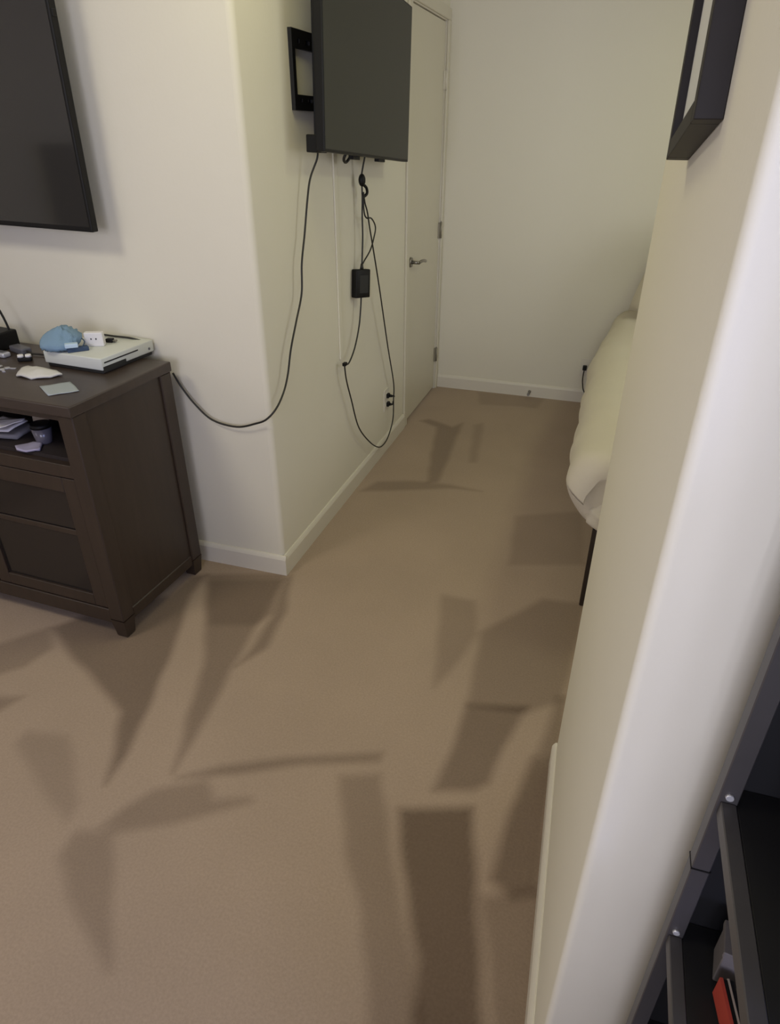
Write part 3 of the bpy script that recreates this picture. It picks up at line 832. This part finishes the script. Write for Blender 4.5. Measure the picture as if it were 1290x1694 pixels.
for x, y in ((1.150, 0.150), (2.52, 0.150), (1.20, 2.20), (2.52, 2.20)):
    bm = NB(); box(bm, x - 1.9, x + 0.036 - 1.9, y - 1.2, y + 0.036 - 1.2, 0.0, 0.335, 0.003); obj('leg', bm, M['bed_frame'], bed)
# knot of bunched sheet at the foot corner
bm = NB()
bmesh.ops.create_uvsphere(bm, u_segments=20, v_segments=12, radius=1)
for v in bm.verts:
    x, y, z = v.co; w = 1 + 0.14 * math.sin(8 * z + 4 * x) + 0.08 * math.sin(9 * y)
    v.co = Vector((x * 0.045 * w + 1.165 - 1.9, y * 0.035 * w + 0.165 - 1.2, z * 0.055 * w + 0.385))
obj('sheet_fold', bm, M['sheet'], bed, smooth=True)
# duvet heap / pillow against the far wall
pil = thing('pillow', 'large cream pillow leaning against the far wall on the bed', 'pillow', (1.75, 2.14, 0.66), 0)
bm = NB()
bmesh.ops.create_cube(bm, size=2)
bmesh.ops.subdivide_edges(bm, edges=bm.edges, cuts=14, use_grid_fill=True)
for v in bm.verts:
    x, y, z = v.co
    ax = 0.5 + 0.5 * z
    px = math.sqrt(max(0, 1 - abs(x) ** 3.2)); pz = math.sqrt(max(0, 1 - abs(z) ** 3.2))
    t_ = 0.13 * px * pz + 0.004
    q = Vector((x * 0.58 * (1 - 0.03 * z * z), y * t_, z * 0.24 * (1 - 0.05 * x * x)))
    q = Matrix.Rotation(R(-22), 3, 'X') @ q
    if q.x < 0: q.x += 0.16 * ax * (q.x / -0.58) ** 2
    v.co = q + Vector((0, 0, 0.245))
obj('pillow_case', bm, M['sheet'], pil, smooth=True)

# ================================================================ PICTURE FRAME on the right wall
ux = Vector((WE - WN, YE - YN, 0)).normalized()          # along the wall, away from the camera
nx_ = Vector((-ux.y, ux.x, 0))                           # out of the wall, towards the hall
BACK = Vector((1.1562, -1.208, 1.5625))
pf = thing('picture_frame', 'black box picture frame with a pale mat, hung crooked on the right wall', 'picture frame', BACK, 0)
FW, FH, FT = 0.232, 0.34, 0.0262
tilt = math.atan2(-0.0405, FW)
ez = Vector((0, 0, 1)); e1 = ux * math.cos(tilt) + ez * math.sin(tilt); e2 = -ux * math.sin(tilt) + ez * math.cos(tilt)
MF = Matrix((( e1.x, nx_.x, e2.x, 0), (e1.y, nx_.y, e2.y, 0), (e1.z, nx_.z, e2.z, 0), (0, 0, 0, 1)))
def fr(name, a0, a1, n0, n1, z0, z1, m, bev=0.0008):
    bm = NB(); box(bm, a0, a1, n0, n1, z0, z1, bev, 1, mtx=MF); return obj(name, bm, m, pf)
mw = 0.020
fr('frame_side', 0, mw, 0, FT, 0, FH, M['frame_black'])
fr('frame_side', FW - mw, FW, 0, FT, 0, FH, M['frame_black'])
fr('frame_bottom', mw, FW - mw, 0, FT, 0, mw, M['frame_black'])
fr('frame_top', mw, FW - mw, 0, FT, FH - mw, FH, M['frame_black'])
fr('mat_board', mw, FW - mw, 0.002, 0.0165, mw, FH - mw, M['mat_board'], 0)

# ================================================================ SHELF UNIT at the lower right
SX, SYB, SYF, SXR = 1.252, -1.475, -1.88, 2.0
su = thing('shelf_unit', 'dark metal shelf unit with black boards in the lower right corner', 'shelf', (SX, SYB, 0), 0)
PT = 0.018
def sp(name, x0, x1, y0, y1, z0, z1, m, bev=0.001):
    bm = NB(); box(bm, x0 - SX, x1 - SX, y0 - SYB, y1 - SYB, z0, z1, bev); return obj(name, bm, m, su)
LV = (0.10, 0.33, 0.56, 0.785, 1.012)
for x in (SX, SXR - PT):
    for y0 in (SYB - 0.025, SYF):
        o = sp('post', x, x + PT, y0, y0 + 0.018, 0, 1.90, M['shelf_metal'])
        if y0 > -1.6:
            for z in LV + (1.24, 1.47, 1.70):
                zc = z + 0.008
                bm = NB(); cyl(bm, (x + 0.009 - SX, -0.025, zc), (x + 0.009 - SX, -0.0275, zc), 0.0042, 0.0034, n=12); obj('screw', bm, M['screw'], o)
            for z in (0.46, 0.905):
                bm = NB(); box(bm, x - SX - .0006, x + PT - SX + .0006, -0.0256, -0.0064, z, z + 0.002); obj('joint_seam', bm, M['bezel'], o)
for z in LV:
    for x in (SX + 0.003, SXR - PT + 0.003):
        sp('side_rail', x, x + 0.014, SYF + 0.018, SYB - 0.025, z - 0.018, z, M['shelf_metal'])
    sp('board', SX + 0.0171, SXR - 0.021, SYF, SYB - 0.004, z - 0.016, z - 0.001, M['shelf_black'])
sp('top_board', SX + PT, SXR - PT, SYF, SYB - 0.004, 1.88, 1.90, M['shelf_black'])
sp('back_panel', SX + PT, SXR - PT, SYB - 0.004, SYB + 0.002, 0.06, 1.88, M['shelf_black'], 0)
t = thing('storage_box', 'black storage box at the back of the upper shelf board', 'box', (1.44, -1.60, 1.0115), 0)
bm = NB(); box(bm, -0.13, 0.4, -0.11, 0.11, 0, 0.30, 0.004, 2); obj('body', bm, M['shelf_black'], t)
bm = NB(); box(bm, -0.134, 0.404, -0.114, 0.114, 0.30, 0.32, 0.003, 2); obj('lid', bm, M['shelf_black'], t)
for (z, w) in ((LV[0], 'lowest'), (LV[1], 'second lowest'), (LV[2], 'middle')):  # bins added to fill the unit so it blocks more window light
    t = thing('blocker_bin', 'black fabric bin added to block window light on the %s board of the shelf unit' % w, 'bin', (1.64, -1.68, z + 0.0), 0)
    bm = NB(); box(bm, -0.29, 0.29, -0.18, 0.18, 0, 0.18, 0.01, 2); obj('body', bm, M['shelf_black'], t)
    bm = NB(); box(bm, -0.04, 0.04, -0.188, -0.179, 0.11, 0.135, 0.003); obj('handle', bm, M['bezel'], t)
# second board: black pouch, grey box, books
BZ = 0.7845
t = thing('grey_box', 'small grey lidded box on the second board of the shelf unit', 'box', (1.318, -1.520, BZ), R(-8))
bm = NB(); box(bm, -0.019, 0.022, -0.018, 0.016, 0, 0.046, 0.001); obj('body', bm, M['box_grey'], t)
bm = NB(); box(bm, -0.0205, 0.0235, -0.0195, 0.0175, 0.046, 0.055, 0.001); obj('lid', bm, M['box_grey'], t)
t = thing('book', 'thin book with a red and black spine on the second board', 'book', (1.306, -1.575, BZ), R(8))
bm = NB(); box(bm, -0.007, 0.006, -0.036, 0.026, 0, 0.034, 0.001); obj('cover', bm, M['bezel'], t)
bm = NB(); box(bm, -0.0076, -0.0045, -0.0365, 0.0265, 0.004, 0.0345); obj('red_spine', bm, M['red'], t)
bm = NB(); box(bm, -0.0005, 0.0015, -0.0365, 0.0265, 0.004, 0.0345); obj('pale_stripe', bm, M['beige'], t)
t = thing('paperback', 'beige paperback beside the red and black book', 'book', (1.326, -1.578, BZ), R(8))
bm = NB(); box(bm, -0.010, 0.014, -0.038, 0.030, 0, 0.032, 0.001); obj('cover', bm, M['beige'], t)

# tall dark cupboard on the west wall: it shows as the dark patch mirrored in the left television
tc_ = thing('tall_cupboard', 'tall black cupboard seen only as a dark reflection in the left television', 'cupboard', (-2.59, -2.45, 0), 0)
bm = NB(); box(bm, 0, 0.35, -0.22, 0.22, 0.05, 1.45, 0.004); obj('carcass', bm, M['shelf_black'], tc_)
bm = NB(); box(bm, 0.35, 0.368, -0.21, 0.21, 0.08, 1.43, 0.003); dd = obj('door', bm, M['shelf_black'], tc_)
bm = NB(); cyl(bm, (0.368, -0.17, 0.8), (0.385, -0.17, 0.8), 0.01, n=12); obj('knob', bm, M['chrome'], dd)
bm = NB(); box(bm, 0.02, 0.33, -0.2, 0.2, 0.0, 0.05); obj('plinth', bm, M['shelf_black'], tc_)
